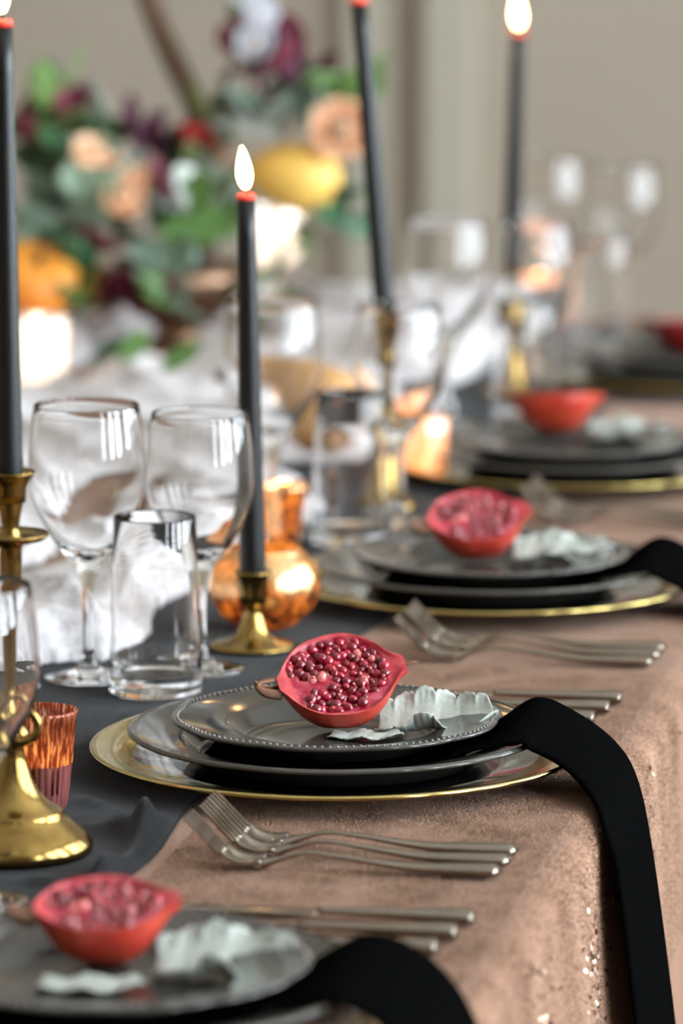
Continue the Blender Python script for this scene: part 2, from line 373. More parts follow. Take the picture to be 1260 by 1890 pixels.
# ------------------------------------------------------------------ charcoal runner
RX0, RX1 = .0, .25
def runner():
    nx, ny = 110, 460; top = []
    for i in range(nx + 1):
        for j in range(ny + 1):
            t = i / nx; y = -1.3 + 3.6 * j / ny
            x = RX0 + (RX1 - RX0) * t + .006 * sin(y * 9) + .004 * sin(y * 23 + 1)
            ph = x * 150 + 1.8 * sin(y * 4.1) + .9 * sin(y * 9 + 2)
            h = (.5 + .5 * sin(ph)) ** 2 * .008 + (.5 + .5 * sin(ph * 1.6 + 2 * sin(4 * y))) ** 1.5 * .003 + .003 * (noise.noise((x * 12, y * 6, 2)) + 1) * .5
            k = fm(x, y, .05); e = sstep(0, .05, min(t, 1 - t))
            top.append((x, y, TZ + .0028 + h * (1.15 + (.8 if y < -.12 else .8 * sstep(0, 1, (-y) / .12))) * k * (.15 + .85 * e) * sstep(.125, .155, x)))
    return slab(top, nx + 1, ny + 1, .001)
rn = obj('table_runner', *runner(), M['runner']); tag(rn, 'charcoal chiffon runner lying wrinkled under the chargers and glasses', 'table runner')

# ------------------------------------------------------------------ white gauze heaped along the middle
def gauze_h(x, y):
    xb = .085 + .018 * sin(9 * y + .6) + .012 * sin(21 * y) + .015 * sstep(.3, .45, y) - .012 * sstep(.9, 1.1, y) + .02 * sstep(1.4, 1.8, y)
    xl = -.42
    e = min(xb - x, x - xl, (y - .20) * 1.0, 2.30 - y)
    if e <= 0: return -1
    # tablecloth shows between the folds
    def seg(ax, ay, bx, by, r):
        t = max(0, min(1, ((x - ax) * (bx - ax) + (y - ay) * (by - ay)) / ((bx - ax) ** 2 + (by - ay) ** 2)))
        return hypot(x - ax - t * (bx - ax), y - ay - t * (by - ay)) - r
    gap = min(seg(-.10, .58, -.03, .70, .022), seg(-.03, .70, -.08, 1.05, .030), seg(-.33, 1.74, -.25, 1.86, .045), seg(-.12, 1.55, -.06, 1.62, .03))
    gap += .012 * noise.noise((x * 25, y * 25, 5))
    e = min(e, gap)
    if e <= 0: return -1
    w1 = noise.noise((x * 4, y * 3, 1)); w2 = noise.noise((x * 9, y * 7, 4))
    ph = (x * 1.0 + y * .75) * 42 + 4.5 * w1 + 1.5 * w2
    fold = abs(sin(ph * .5)); ridge = (1 - fold) ** 1.6
    puff = .5 + .5 * noise.noise((x * 7 + 3, y * 5, 8))
    A = .034 + .055 * (1 - sstep(.25, .55, y)) + .045 * sstep(1.5, 2.0, y)
    h = A * (.35 + .65 * puff) * (.45 + .55 * ridge) + .003 * noise.noise((x * 60, y * 60, 2)) + .003 * noise.noise((x * 28, y * 28, 7)) + .0016 * noise.noise((x * 160, y * 160, 2))
    rim = sqrt(min(1, e / .045))
    return h * rim + .006
def gauze():
    nx, ny = 150, 560; idx = {}; v, f = [], []; H = {}
    X = lambda i: -.42 + .56 * i / nx
    Y = lambda j: .19 + 2.13 * j / ny
    for i in range(nx + 1):
        for j in range(ny + 1):
            x, y = X(i), Y(j); h = gauze_h(x, y); k = fm(x, y, .03)
            H[i, j] = h * min(1, k * 1.0) if (h > 0 and k > .12) else -1
    def vid(i, j):
        if (i, j) not in idx: idx[i, j] = len(v); v.append((X(i), Y(j), TZ + .0045 + H[i, j]))
        return idx[i, j]
    for i in range(nx):
        for j in range(ny):
            c = [(i, j), (i + 1, j), (i + 1, j + 1), (i, j + 1)]
            if all(H[q] > 0 for q in c): f.append(tuple(vid(*q) for q in c))
    n0 = len(v); # skirt: drop the free edge down to the table
    ec = {}
    for q in f:
        for a, b_ in zip(q, q[1:] + q[:1]): ec[min(a, b_), max(a, b_)] = ec.get((min(a, b_), max(a, b_)), 0) + 1
    low = {}
    for (a, b_), k in ec.items():
        if k == 1:
            for s in (a, b_):
                if s not in low: low[s] = len(v); p_ = v[s]; v.append((p_[0], p_[1], TZ + .0052))
            f.append((a, b_, low[b_], low[a]))
    return v, f
gz = obj('gauze_runner', *gauze(), M['gauze']); tag(gz, 'white crumpled gauze runner heaped along the middle of the table', 'table runner')

# ------------------------------------------------------------------ plates
def lobed(n, amp, Rm, start):
    def f(a, r, z):
        k = sstep(start * Rm, Rm, r); q = abs(cos(a * n / 2)); return 1 + k * amp * (q ** .7 - .6)
    return f
def plate_prof(Rm, h, foot, well, t0=.005):
    hm = t0 + (h - t0) * .55
    return [(0, t0), (well * .6, t0), (well, t0 + .0003), (well + .004, t0 + .0016), (well + .010, hm), (well + .016, hm + .0012), ((well + Rm) / 2 + .004, hm + (h - hm) * .55), (Rm - .006, h - .0012), (Rm - .003, h), (Rm - .001, h - .0002), (Rm, h - .0012), (Rm - .001, h - .0026),
            (Rm - .006, h - .0042), ((well + Rm) / 2 + .004, hm + (h - hm) * .55 - .0038), (well + .016, hm - .0028), (well + .006, .002), (foot, .0014), (foot - .001, 0), (foot - .004, 0), (foot - .005, .0015), (0, .0015)]
def beading(Rm, z, n, lob):
    v0, f0 = [], []
    bm = bmesh.new(); bmesh.ops.create_icosphere(bm, subdivisions=1, radius=.0013); sv = [p_.co.copy() for p_ in bm.verts]; sf = [tuple(q.index for q in fc.verts) for fc in bm.faces]; bm.free()
    parts = []
    for k in range(n):
        a = 2 * pi * k / n; r = (Rm - .0042) * lob(a, Rm - .0042, 0); parts.append(([p_ + Vector((r * cos(a), r * sin(a), z - .0006)) for p_ in sv], sf))
    return join(parts)
LOB = lobed(10, .022, .1075, .75)
def make_salad():
    t = empty('salad_plate')
    obj('plate_body', *lathe(plate_prof(.1075, .0205, .052, .058), 160, radial=LOB), M['plate'], t)
    b_ = obj('beaded_edge', *beading(.1075, .0209, 132, LOB), M['bead'], t); b_['kind'] = 'stuff'
    return t
def make_dinner():
    t = empty('dinner_plate')
    obj('plate_body', *lathe(plate_prof(.136, .0215, .075, .088), 160, radial=lobed(10, .008, .136, .8)), M['plate'], t)
    obj('rolled_rim', *lathe([(.1335 + .0016 * cos(a), .0205 + .0016 * sin(a)) for a in [k * pi / 4 for k in range(8)]], 160, closed=True, radial=lobed(10, .008, .136, .8)), M['plate'], t)
    return t
def make_charger():
    t = empty('charger_plate')
    obj('glass_body', *lathe([(0, .004), (.105, .004), (.112, .0048), (.135, .0100), (.152, .0132), (.1585, .0140), (.1585, .0122), (.135, .0072), (.105, .001), (.10, 0), (0, 0)], 128), M['shaded_glass'], t)
    g_ = obj('gold_rim', *lathe([(.133, .0104), (.148, .0132), (.1575, .0150), (.1600, .0152), (.1612, .0143), (.1608, .0128), (.1590, .0120), (.1588, .0139), (.1520, .0134), (.135, .0101)], 160, closed=True), M['gold'], t)
    g_['label'] = 'shiny gold rim band'
    return t
ORD = ['at the setting cut off by the lower edge of the picture', 'at the sharp setting whose napkin hangs over the edge', 'at the third setting up the table', 'at the fourth setting up the table', 'at the last setting at the far end']
SH = ['at the cut-off near setting', 'at the sharply focused setting', 'at the third setting', 'at the fourth setting', 'at the fifth and last setting']
ch0, di0, sa0 = make_charger(), make_dinner(), make_salad()
for i, (x, y) in enumerate(SET):
    for proto, z, nm, cat, grp in ((ch0, TZ + .0035, 'shade-darkened glass charger plate with gold rim', 'charger plate', 'gold rimmed charger plates'), (di0, TZ + .0081, 'grey glazed dinner plate on the charger', 'dinner plate', 'grey dinner plates'), (sa0, TZ + .0176, 'small grey salad plate with beaded edge', 'salad plate', 'beaded grey salad plates')):
        o = proto if i == 0 else copy_tree(proto)
        o.location = (x, y, z); o.rotation_euler = (0, 0, .13 + i * .21)
        tag(o, nm + ' ' + SH[i], cat, grp)

# ------------------------------------------------------------------ napkins
DTOP = [q for q in plate_prof(.136, .0215, .075, .088)][:11]
def dinner_top(r):
    for (a, za), (b_, zb) in zip(DTOP, DTOP[1:]):
        if r <= b_: return TZ + .0081 + za + (zb - za) * (r - a) / max(1e-6, b_ - a)
    return TZ + .0081 + .0226
def napkin(rows, ctr):
    """rows of (near point, far point); lofted, with a soft crown across"""
    st = smooth_path([tuple(a) + tuple(b_) for a, b_ in rows], 8); nv = 15; top = []
    for r in st:
        a, b_ = Vector(r[:3]), Vector(r[3:])
        for q in range(nv):
            t = q / (nv - 1); p_ = a.lerp(b_, t); r_ = hypot(p_.x - ctr[0], p_.y - ctr[1])
            if r_ < .1415: p_.z = max(p_.z, dinner_top(r_) + .0034 + .0016 * sstep(.080, .090, r_))
            if r_ < .155 and r_ > .1: p_.z = max(p_.z, TZ + .0215)
            top.append(p_)
    return slab(top, len(st), nv, .0024)
NAP2 = [((.232, -.045, .7662), (.226, .040, .7662)), ((.30, -.058, .7664), (.30, .048, .7664)), ((.375, -.052, .7680), (.375, .046, .7682)), ((.405, -.047, .7755), (.407, .034, .7785)), ((.432, -.048, .7835), (.437, .026, .7985)), ((.463, -.052, .7740), (.463, .024, .7910)),
        ((.490, -.085, .7600), (.490, .021, .7730)), ((.506, -.122, .7420), (.507, .006, .752)), ((.514, -.126, .715), (.515, .026, .700)), ((.523, -.090, .60), (.524, .060, .60)), ((.534, -.065, .48), (.535, .085, .48))]
NAP1 = [((.232, -.045, .7662), (.226, .040, .7662)), ((.30, -.058, .7664), (.30, .048, .7664)), ((.375, -.052, .7680), (.375, .046, .7682)), ((.405, -.050, .7755), (.407, .040, .7785)), ((.432, -.048, .7835), (.437, .050, .793)), ((.463, -.056, .7780), (.463, .052, .788)),
        ((.488, -.082, .7620), (.490, .035, .772)), ((.507, -.112, .7420), (.510, .005, .748)), ((.517, -.115, .690), (.520, .01, .690)), ((.527, -.11, .58), (.530, .02, .58)), ((.536, -.10, .48), (.538, .03, .48))]
for i in (0, 1, 2, 3):
    rows = NAP1 if i == 0 else NAP2
    dx, dy = SET[i][0] - .31, SET[i][1]
    rows = [((a[0] + (dx if k < 5 else 0), a[1] + dy, a[2]), (b_[0] + (dx if k < 5 else 0), b_[1] + dy, b_[2])) for k, (a, b_) in enumerate(rows)]
    o = obj('napkin', *napkin(rows, SET[i]), M['napkin'])
    tag(o, ['black folded napkin bending over the table edge at the cut-off near setting', 'black folded napkin hanging far down over the table edge', 'black folded napkin under the salad plate of the third setting', 'black folded napkin under the salad plate of the fourth setting'][i], 'napkin', 'black napkins over the table edge')

# ------------------------------------------------------------------ pomegranates
PR = [(-.0405, .0050), (-.0370, .0105), (-.0335, .0165), (-.027, .0248), (-.017, .0318), (-.004, .0350), (.008, .0346), (.018, .0305), (.026, .0236), (.0315, .0160), (.036, .0108), (.040, .0082), (.0425, .0068)]
PRS = smooth_path(PR, 10)
def pom_r(x):
    for (a, ra), (b_, rb) in zip(PRS, PRS[1:]):
        if x <= b_: return ra + (rb - ra) * max(0, (x - a)) / (b_ - a)
    return PRS[-1][1]
PX0, PX1 = -.0405, .0425
CHAMB = [(-.0165, .0140, .0175, .0135), (.0130, .0050, .0170, .0225), (-.0065, -.0180, .0180, .0115), (.0, .0275, .011, .0045)]
def pom_depth(x, y, rr):
    d = rr - abs(y); base = -.0022 * sstep(.0008, .004, d)
    c = max(1 - ((x - cx) / rx) ** 2 - ((y - cy) / ry) ** 2 for cx, cy, rx, ry in CHAMB)
    return base - .0028 * sstep(-.15, .25, c) * sstep(.002, .006, d)
def pom_meshes():
    nx, na = 64, 32; v, f = [], []
    xs = [PX0 + (PX1 - PX0) * i / nx for i in range(nx + 1)]
    for x in xs:
        r = pom_r(x) * (1 + .012 * noise.noise((x * 60, 0, 0)))
        for k in range(na + 1):
            a = pi + pi * k / na; rr = r * (1 + .018 * sin(6 * a) * (1 - abs(x) / .04)); v.append((x, rr * cos(a), r * sin(a) if 0 < k < na else 0))
    for i in range(nx):
        for k in range(na):
            a = i * (na + 1) + k; f.append((a, a + 1, a + na + 2, a + na + 1))
    for i in (0, nx): f.append(tuple(i * (na + 1) + k for k in range(na + 1)))
    skin = mesh('skin', v, f, M['skin'])
    v, f = [], []; ny = 56
    for x in xs:
        r = pom_r(x) * (1 + .012 * noise.noise((x * 60, 0, 0))) * (1 - .0003)
        for k in range(ny + 1):
            y = r * (2 * k / ny - 1); e = min(x - PX0, PX1 - x)
            z = pom_depth(x, y, r) * sstep(.001, .012, e) + .0004 * noise.noise((x * 300, y * 300, 1))
            v.append((x, y, z if 0 < k < ny else 0))
    for i in range(nx):
        for k in range(ny):
            a = i * (ny + 1) + k; f.append((a, a + 1, a + ny + 2, a + ny + 1))
    flesh = mesh('flesh', v, f, [M['flesh'], M['rind']], recalc=False)
    for q in flesh.polygons:
        c = q.center
        if pom_r(c.x) - abs(c.y) < .0026 or c.x > .03 or c.x < -.031: q.material_index = 1
    if flesh.polygons[1000].normal.z < 0: flesh.flip_normals()
    return skin, flesh
SKIN, FLESH = pom_meshes()
def aril_mesh(m, nm):
    v, f = lathe([(0, -.0038), (.0017, -.0026), (.0029, -.0004), (.0034, .0016), (.0022, .0032), (0, .0036)], 6)
    return mesh(nm, v, f, m)
ARIL = [aril_mesh(M['aril'], 'aril'), aril_mesh(M['aril2'], 'aril'), aril_mesh(M['aril3'], 'aril')]
SEED = mesh('seed', *lathe([(0, -.0016), (.0008, -.0010), (.0011, .0), (.0008, .0011), (0, .0017)], 7), M['aril3'])
ar = random.Random(11); APOS = []
for cx, cy, rx, ry in CHAMB:
    tries = 0
    while tries < 900:
        tries += 1; a = ar.uniform(0, 2 * pi); q = sqrt(ar.random())
        px, py = cx + rx * q * cos(a), cy + ry * q * sin(a)
        if all(hypot(px - u[0], py - u[1]) > .0041 for u in APOS) and pom_r(px) - abs(py) > .0042: APOS.append((px, py))
def sepal_mesh():
    v, f = tube(smooth_path([(0, 0, 0, .0032), (-.006, .001, .001, .0030), (-.0105, .002, .004, .0018), (-.0125, .002, .009, .0004)], 4), 6, flat=.45)
    return mesh('sepal', v, f, M['calyx'])
SEPAL = sepal_mesh()
def pomegranate(contact, elev, roll, yaw, label, arils=True, scale=1.0, spin=0):
    """contact: point on the plate; elev: how far the cut face's normal rises above horizontal, towards yaw direction"""
    t = empty('pomegranate_half')
    n_ = Vector((sin(yaw) * cos(elev), -cos(yaw) * cos(elev), sin(elev))); xr = Vector((cos(yaw), sin(yaw), 0))
    yr = n_.cross(xr); rot = Matrix((xr, yr, n_)).transposed() @ Matrix.Rotation(roll, 3, 'Z')
    pts = [rot @ (v.co * scale) for v in SKIN.vertices]; low = min(pts, key=lambda p_: p_.z)
    t.location = Vector(contact) - Vector((low.x, low.y, low.z))
    t.rotation_euler = rot.to_euler(); t.scale = (scale,) * 3
    link('skin', SKIN, t); link('cut_flesh', FLESH, t)
    for k in range(4):
        s = link('sepal', SEPAL, t); a = pi + pi * (k + .5) / 4
        s.location = (PX0 + .001, .0078 * cos(a), .0078 * sin(a)); s.rotation_euler = (a - pi / 2 + pi, .15, .1 * (k - 1.5)); s.scale = (1.35, .8, 1.1)
    if arils:
        r3 = random.Random(9)
        for px, py in r3.sample(APOS, 16):
            o = link('seed', SEED, t); o.location = (px, py, pom_depth(px, py, pom_r(px)) + .0036); o.rotation_euler = (r3.uniform(-.6, .6), r3.uniform(-.6, .6), r3.uniform(0, 6))
    st = obj('stalk', *tube([(0, 0, 0, .0014), (.004, .001, .0, .0009), (.009, .0, .001, .0005)], 6), M['calyx'], t); st.location = (PX1 - .001, 0, -.002)
    if arils:
        r2 = random.Random(5)
        for px, py in APOS:
            m_ = ARIL[r2.choices((0, 1, 2), (.6, .35, .05))[0]]
            o = link('aril', m_, t); o.location = (px, py, pom_depth(px, py, pom_r(px)) - .0007 + r2.uniform(-.0008, .0010))
            o.rotation_euler = (r2.uniform(-1.2, 1.2), r2.uniform(-1.2, 1.2), r2.uniform(0, 6)); s_ = r2.uniform(.95, 1.35); o.scale = (s_ * r2.uniform(.85, 1.15), s_ * r2.uniform(.7, 1.1), s_ * 1.1)
    tag(t, label, 'pomegranate', 'halved pomegranates on the salad plates'); return t
Y0 = R(10.86)
PZ = TZ + .0176 + .005 + .0008
pomegranate((.310, .022, PZ + .001), R(54), R(13), Y0, 'halved pomegranate in sharp focus with glossy dark red arils facing up', scale=1.03)
pomegranate((.301, -.595, PZ), R(78), R(10), Y0, 'halved pomegranate on the plate nearest the bottom edge, blurred', scale=.95)
pomegranate((.296, .668, PZ + .0015), R(66), R(16), Y0, 'halved pomegranate with pink cut face on the third plate')
pomegranate((.266, 1.298, PZ + .009), R(100), R(8), Y0, 'halved pomegranate showing only its smooth orange-red skin', arils=False)
p5 = pomegranate((.312, 1.915, PZ + .001), R(96), R(4), Y0, 'small dark red halved pomegranate at the far end', arils=False)
for ch in p5.children:
    if ch.name.startswith('skin'): ch.material_slots[0].link = 'OBJECT'; ch.material_slots[0].material = M['skin_dark']

# ------------------------------------------------------------------ dusty miller leaves
def miller(L, W, lift, curl, lobes, seed, th=.0010):
    nu, nv = 81, 19; top = []
    for u in range(nu):
        s = u / (nu - 1); w0 = W * .5 * (.30 + .70 * sin(pi * min(1, s * .82 + .10)) ** .8) * (1 - sstep(.86, 1.0, s) * .75)
        for q in range(nv):
            t = q / (nv - 1) * 2 - 1; ph = lobes * s + (.25 if t > 0 else 0)
            lob = 1 - .20 * (1 - abs(sin(pi * ph)) ** .55) - .05 * (1 - abs(sin(pi * ph * 3)))
            y = w0 * (abs(t) * (1 + (lob - 1) * sstep(.45, 1, abs(t)))) * (1 if t > 0 else -1)
            wav = .0022 * abs(t) ** 2 * sin(s * 15 + (2 if t > 0 else 0)) * (W / .05)
            a = lift * max(0, t) ** .8 * (.75 + .25 * cos(s * 4))
            yy, zz = y * cos(a) - wav * sin(a), abs(y) * sin(a) + wav * cos(a)
            if t < 0: c = (-t) ** 2.5; zz += curl * c * (.25 + .75 * exp(-((s - .38) / .16) ** 2)); yy += curl * c * .7 * exp(-((s - .38) / .16) ** 2)
            zz += .006 * s ** 2 + .0012 * abs(sin(pi * lobes * 1.0 * s)) * (1 - abs(t))
            top.append((s * L, yy, zz))
    v, f = slab(top, nu, nv, th)
    zmin = min(p_[2] for p_ in v)
    return [(p_[0], p_[1], p_[2] - zmin) for p_ in v], f
LF1 = mesh('leaf_blade', *miller(.080, .058, R(58), .016, 6, 1), M['miller'])
LF2 = mesh('leaf_blade', *miller(.060, .030, R(12), .002, 4, 2), M['miller'])
def vein(L):
    return tube([(.0, 0, .0012, .0011), (L * .5, 0, .0012 + .004, .0008), (L * .96, 0, .0014, .0004)], 6)
def leaf(me, L, loc, rz, label, tilt=(0, 0)):
    t = empty('dusty_miller_leaf', loc); t.rotation_euler = (tilt[0], tilt[1], rz); link('leaf_blade', me, t)
    tag(t, label, 'leaf', 'dusty miller leaves on the salad plates'); return t
leaf(LF1, .078, (.334, .020, PZ + .0012), R(2), 'silvery dusty miller leaf curling beside the sharp pomegranate', tilt=(R(8), R(-3)))
leaf(LF2, .058, (.306, -.002, PZ - .0002), R(-10), 'flat silvery leaf peeking out under the sharp pomegranate').scale = (.85, .85, .85)
leaf(LF1, .078, (.330, -.610, PZ + .0012), R(4), 'large pale dusty miller leaf on the blurred near plate', tilt=(R(6), 0))
leaf(LF2, .058, (.275, -.645, PZ - .0002), R(-8), 'small pale leaf in front of the blurred near pomegranate')
leaf(LF1, .078, (.322, .665, PZ + .0012), R(0), 'frilly silvery leaf beside the pomegranate on the third plate', tilt=(R(4), 0))
leaf(LF2, .058, (.350, .640, PZ + .012), R(-14), 'small silvery leaf near the rim of the third plate', tilt=(0, R(-4)))
leaf(LF1, .078, (.292, 1.300, PZ + .0012), R(-4), 'pale leaf beside the smooth orange-red pomegranate on the fourth plate')

# ------------------------------------------------------------------ cutlery (lies along x, handle end at +x)
def fork():
    t = empty('fork')
    N = smooth_path([(-.004, 0, .0042, .0072), (-.002, 0, .0044, .0088), (.02, 0, .0042, .0080), (.05, 0, .0045, .0058), (.085, 0, .0085, .0033), (.108, 0, .0105, .0028), (.125, 0, .0065, .0040), (.136, 0, .0030, .0078)], 6)
    h = obj('handle', *tube([(-p_[0], p_[1], p_[2], p_[3]) for p_ in N], 10, flat=.44), M['steel'], t)
    P = smooth_path([(.1355, .0030, .0110), (.145, .0018, .0122), (.154, .0040, .0122), (.160, .0085, .0118)], 5); top = []
    for x, z, wd in P:
        for q in range(9):
            s = q / 4 - 1; top.append((-x, s * wd, z + .003 * s * s))
    obj('fork_head', *slab(top, len(P), 9, .0016), M['steel'], t)
    for k in range(4):
        y = (-1.5 + k) * .0068
        P2 = smooth_path([(.1595, y, .0090, .0015), (.166, y, .0155, .0013), (.174, y, .0240, .0012), (.1815, y * .98, .0315, .0008)], 4)
        obj('tine', *tube([(-a, b_, c, d) for a, b_, c, d in P2], 6), M['steel'], t)
    return t
def knife():
    t = empty('knife')
    N = smooth_path([(0.0, 0, .0045, .0072), (.002, 0, .0046, .0088), (.02, 0, .0046, .0080), (.05, 0, .0045, .0058), (.09, 0, .0042, .0042)], 6)
    obj('handle', *tube([(-p_[0], p_[1], p_[2], p_[3]) for p_ in N], 10, flat=.5), M['steel'], t)
    B = smooth_path([(.089, 0, .0035, .0040), (.10, 0, .0030, .0072), (.15, 0, .0028, .0080), (.185, 0, .0026, .0070), (.205, 0, .0024, .0012)], 5)
    obj('blade', *tube([(-p_[0], p_[1], p_[2], p_[3]) for p_ in B], 8, flat=.14), M['steel'], t)
    return t
def cutlery(proto, name, kind, i, k, x, y, z, rz, ordn):
    o = proto if proto['used'] == 0 else copy_tree(proto)
    proto['used'] = 1
    o.location = (x, y, z); o.rotation_euler = (0, 0, rz)
    tag(o, 'shiny steel %s, %s, %s' % (name, ordn, SH[i]), name, '%s beside the plates' % kind)
f0, k0 = fork(), knife(); f0['used'] = 0; k0['used'] = 0
for i in (1, 2, 3):
    yb = SET[i][1]
    for k, (dx, dy, rz) in enumerate([(.457, -.222, R(.5)), (.457, -.249, R(-1.0)), (.455, -.276, R(1))]):
        cutlery(f0, 'fork', 'forks', i, k, dx + (.008 if i > 1 else 0), yb + dy + (0 if i == 1 else .02), TZ + .0012, rz, ['closest to the charger', 'middle of three', 'furthest from the charger'][k])
for i in (0, 1):
    yb = SET[i][1]
    for k, (dx, dy, rz) in enumerate([(.455, .174, R(-1)), (.460, .210, R(.6)), (.464, .244, R(0))]):
        cutlery(k0, 'knife', 'knives', i, k, dx, yb + dy, TZ + .0012, rz, ['closest to the charger', 'middle of three', 'furthest from the charger'][k])

# ------------------------------------------------------------------ glasses
def glass_shell(outer, thick):
    """outer profile from the centre of the foot's underside up to the lip; inner wall follows inside the bowl"""
    return outer
def wine_prof(Hh, rb, rm, zb, zw, foot):
    out = [(0, .0015), (foot * .5, .0012), (foot - .002, .0), (foot, .0008), (foot - .0005, .0016), (foot * .6, .0036), (.010, .0062), (.0058, .011), (.0042, .022), (.0040, zb * .55), (.0048, zb * .78), (.0070, zb * .93), (.0105, zb + .001)]
    n = 10
    for k in range(1, n + 1):
        t = k / n; z = zb + (zw - zb) * t; r = .0105 + (rb - .0105) * sin(t * pi / 2) ** 1.02; out.append((r, z))
    for k in range(1, 9):
        t = k / 8; z = zw + (Hh - zw) * t; r = rb - (rb - rm) * t ** 1.7; out.append((r, z))
    th = .0006; inn = [(rm - th * .4, Hh + .0006)]
    for k in range(8, 0, -1):
        t = k / 8; z = zw + (Hh - zw) * t - .0002; inn.append((rb - (rb - rm) * t ** 1.7 - th, z))
    for k in range(n, 1, -1):
        t = k / n; z = zb + .003 + (zw - zb - .003) * t; inn.append((max(.001, .0105 + (rb - .0105) * sin(t * pi / 2) ** 1.02 - th - .0016 * (1 - t)), z))
    inn += [(.006, zb + .0085), (0, zb + .0075)]
    return out + inn
GA = mesh('glass_body', *lathe(wine_prof(.196, .0418, .0372, .080, .146, .032), 72), M['glass'])
GB = mesh('glass_body', *lathe(wine_prof(.186, .0390, .0345, .076, .134, .032), 72), M['glass'])
def tumbler_mesh():
    o = [(0, .0012), (.026, .0006), (.030, .0), (.0325, .0018), (.0330, .006), (.0322, .03), (.0300, .09), (.0288, .124), (.0284, .1252), (.0280, .124), (.0292, .09), (.0313, .03), (.0318, .018), (.029, .0135), (.020, .0125), (0, .0122)]
    return mesh('glass_body', *lathe(o, 72), M['glass'])
GT = tumbler_mesh()
GZ = TZ + .0035
WHERE_A = ['standing behind the clear tumbler nearest the sharp plate', 'beside the third setting in front of the squash', 'at the fourth setting before the far candle', 'by the far end of the table']
for i, (x, y) in enumerate(WINE_A):
    t = empty('wine_glass', (x, y, GZ)); link('glass_body', GA, t)
    tag(t, 'large clear wine glass ' + WHERE_A[i], 'wine glass', 'larger wine glasses')
WHERE_B = ['in front of the tall brass candlestick, cut by the picture edge', 'in front of the short brass candlestick', 'by the brass candlestick of the third setting', 'behind the smooth orange-red pomegranate', 'beside the last plates at the far end']
for i, (x, y) in enumerate(WINE_B):
    t = empty('wine_glass', (x, y, GZ)); link('glass_body', GB, t)
    tag(t, 'smaller clear wine glass ' + WHERE_B[i], 'wine glass', 'smaller wine glasses')
WHERE_T = ['with thick base behind the sharp plate', 'in front of the tan squash', 'at the fourth setting', 'at the far end']
for i, (x, y) in enumerate(TUMB):
    t = empty('tumbler', (x, y, GZ)); link('glass_body', GT, t)
    tag(t, 'clear straight glass tumbler ' + WHERE_T[i], 'tumbler', 'clear tumblers')

# ------------------------------------------------------------------ candlesticks and candles
def brass(name, prof, loc, label, n=56):
    t = empty(name, loc); obj('candlestick_body', *lathe(prof, n), M['brass'], t); tag(t, label, 'candlestick', 'brass candlesticks'); return t
def flame_mesh(s=1):
    pr = [(0, 0), (.0024, .0012), (.0044, .005), (.0054, .0095), (.0052, .014), (.0040, .0205), (.0022, .0265), (.0008, .0300), (0, .0312)]
    return lathe([(r * s, z * s) for r, z in pr], 16)
def candle(base, top, r0, r1, label, lit=True, power=.5):
    base, top = Vector(base), Vector(top); d = top - base; L = d.length
    t = empty('taper_candle', base); t.rotation_euler = Vector((0, 0, 1)).rotation_difference(d.normalized()).to_euler()
    pr = [(0, 0), (r0 * .96, 0), (r0, .002)] + [(r0 + (r1 - r0) * k / 10, .002 + (L - .006) * k / 10) for k in range(1, 11)] + [(r1 * .6, L - .0042), (0, L - .0045)]
    obj('wax_body', *lathe(pr, 32), M['wax'], t)
    wt = obj('wax_tip', *lathe([(0, L - .0043), (r1 * 1.02, L - .0043), (r1 * 1.04, L - .001), (r1 * .9, L), (r1 * .5, L - .0008), (0, L - .0014)], 32), M['waxtip'], t); wt['label'] = 'glowing red melted wax tip'
    obj('wick', *tube([(0, 0, L - .0018, .0007), (.0003, 0, L + .004, .0006), (.0012, 0, L + .008, .0004)], 6), M['wick'], t)
    if lit:
        fl = obj('flame', *flame_mesh(), M['flame'], t); fl.location = (0, 0, L + .0035); fl['label'] = 'bright yellow-white flame'
        fl.rotation_euler = (0, R(-5), 0)
    tag(t, label, 'candle', 'black taper candles'); return t
# tall chamberstick with ring handle
tA = brass('candlestick', [(0, .001), (.044, 0), (.0472, .0006), (.0482, .003), (.0478, .007), (.043, .0130), (.0335, .0200), (.0310, .0220), (.0296, .0250), (.0290, .0262), (.0268, .0272), (.0215, .0305), (.0155, .0375), (.0112, .0460), (.0080, .0560), (.0066, .0640), (.0085, .0680), (.0108, .0720), (.0085, .0765), (.0052, .0810), (.0042, .1000), (.0046, .130), (.0058, .160), (.0068, .178), (.0066, .186), (.0080, .1885),
                             (.020, .1912), (.0235, .1945), (.0233, .1955), (.0200, .1932), (.0080, .1915), (.0060, .194), (.0050, .199), (.0062, .205), (.0078, .213), (.0104, .224), (.0140, .2305), (.0155, .2320), (.0150, .2328), (.0124, .2290), (.0098, .222), (.0093, .214), (0, .213)], (.1648, -.275, TZ + .0036), 'tall brass candlestick with drip pan and ring handle beside the ribbed votive')
ring = []
for k in range(33):
    a = 2 * pi * k / 32; ring.append((cos(a) * .0098, 0, sin(a) * .0098, .0026))
hd = obj('ring_handle', *tube(ring, 10, cap=False), M['brass'], tA); hd.location = (.0085, -.0108, .0800); hd.rotation_euler = (0, 0, Y0)
candle((.1648, -.275, TZ + .2170), (.1634, -.275, TZ + .5045), .0082, .0060, 'tall black taper candle in the tall ring-handled candlestick')
brass('candlestick', [(0, .001), (.029, 0), (.0315, .001), (.0318, .003), (.028, .0042), (.018, .0060), (.0125, .0100), (.0095, .0170), (.0070, .0250), (.0060, .0290), (.0075, .0315), (.0100, .0350), (.0112, .0420), (.0118, .0540), (.0140, .0562), (.0140, .0575), (.0118, .0580), (.0110, .0560), (.0108, .0430), (0, .042)], (.174, .382, TZ + .0036), 'short brass candlestick in front of the round gold votive')
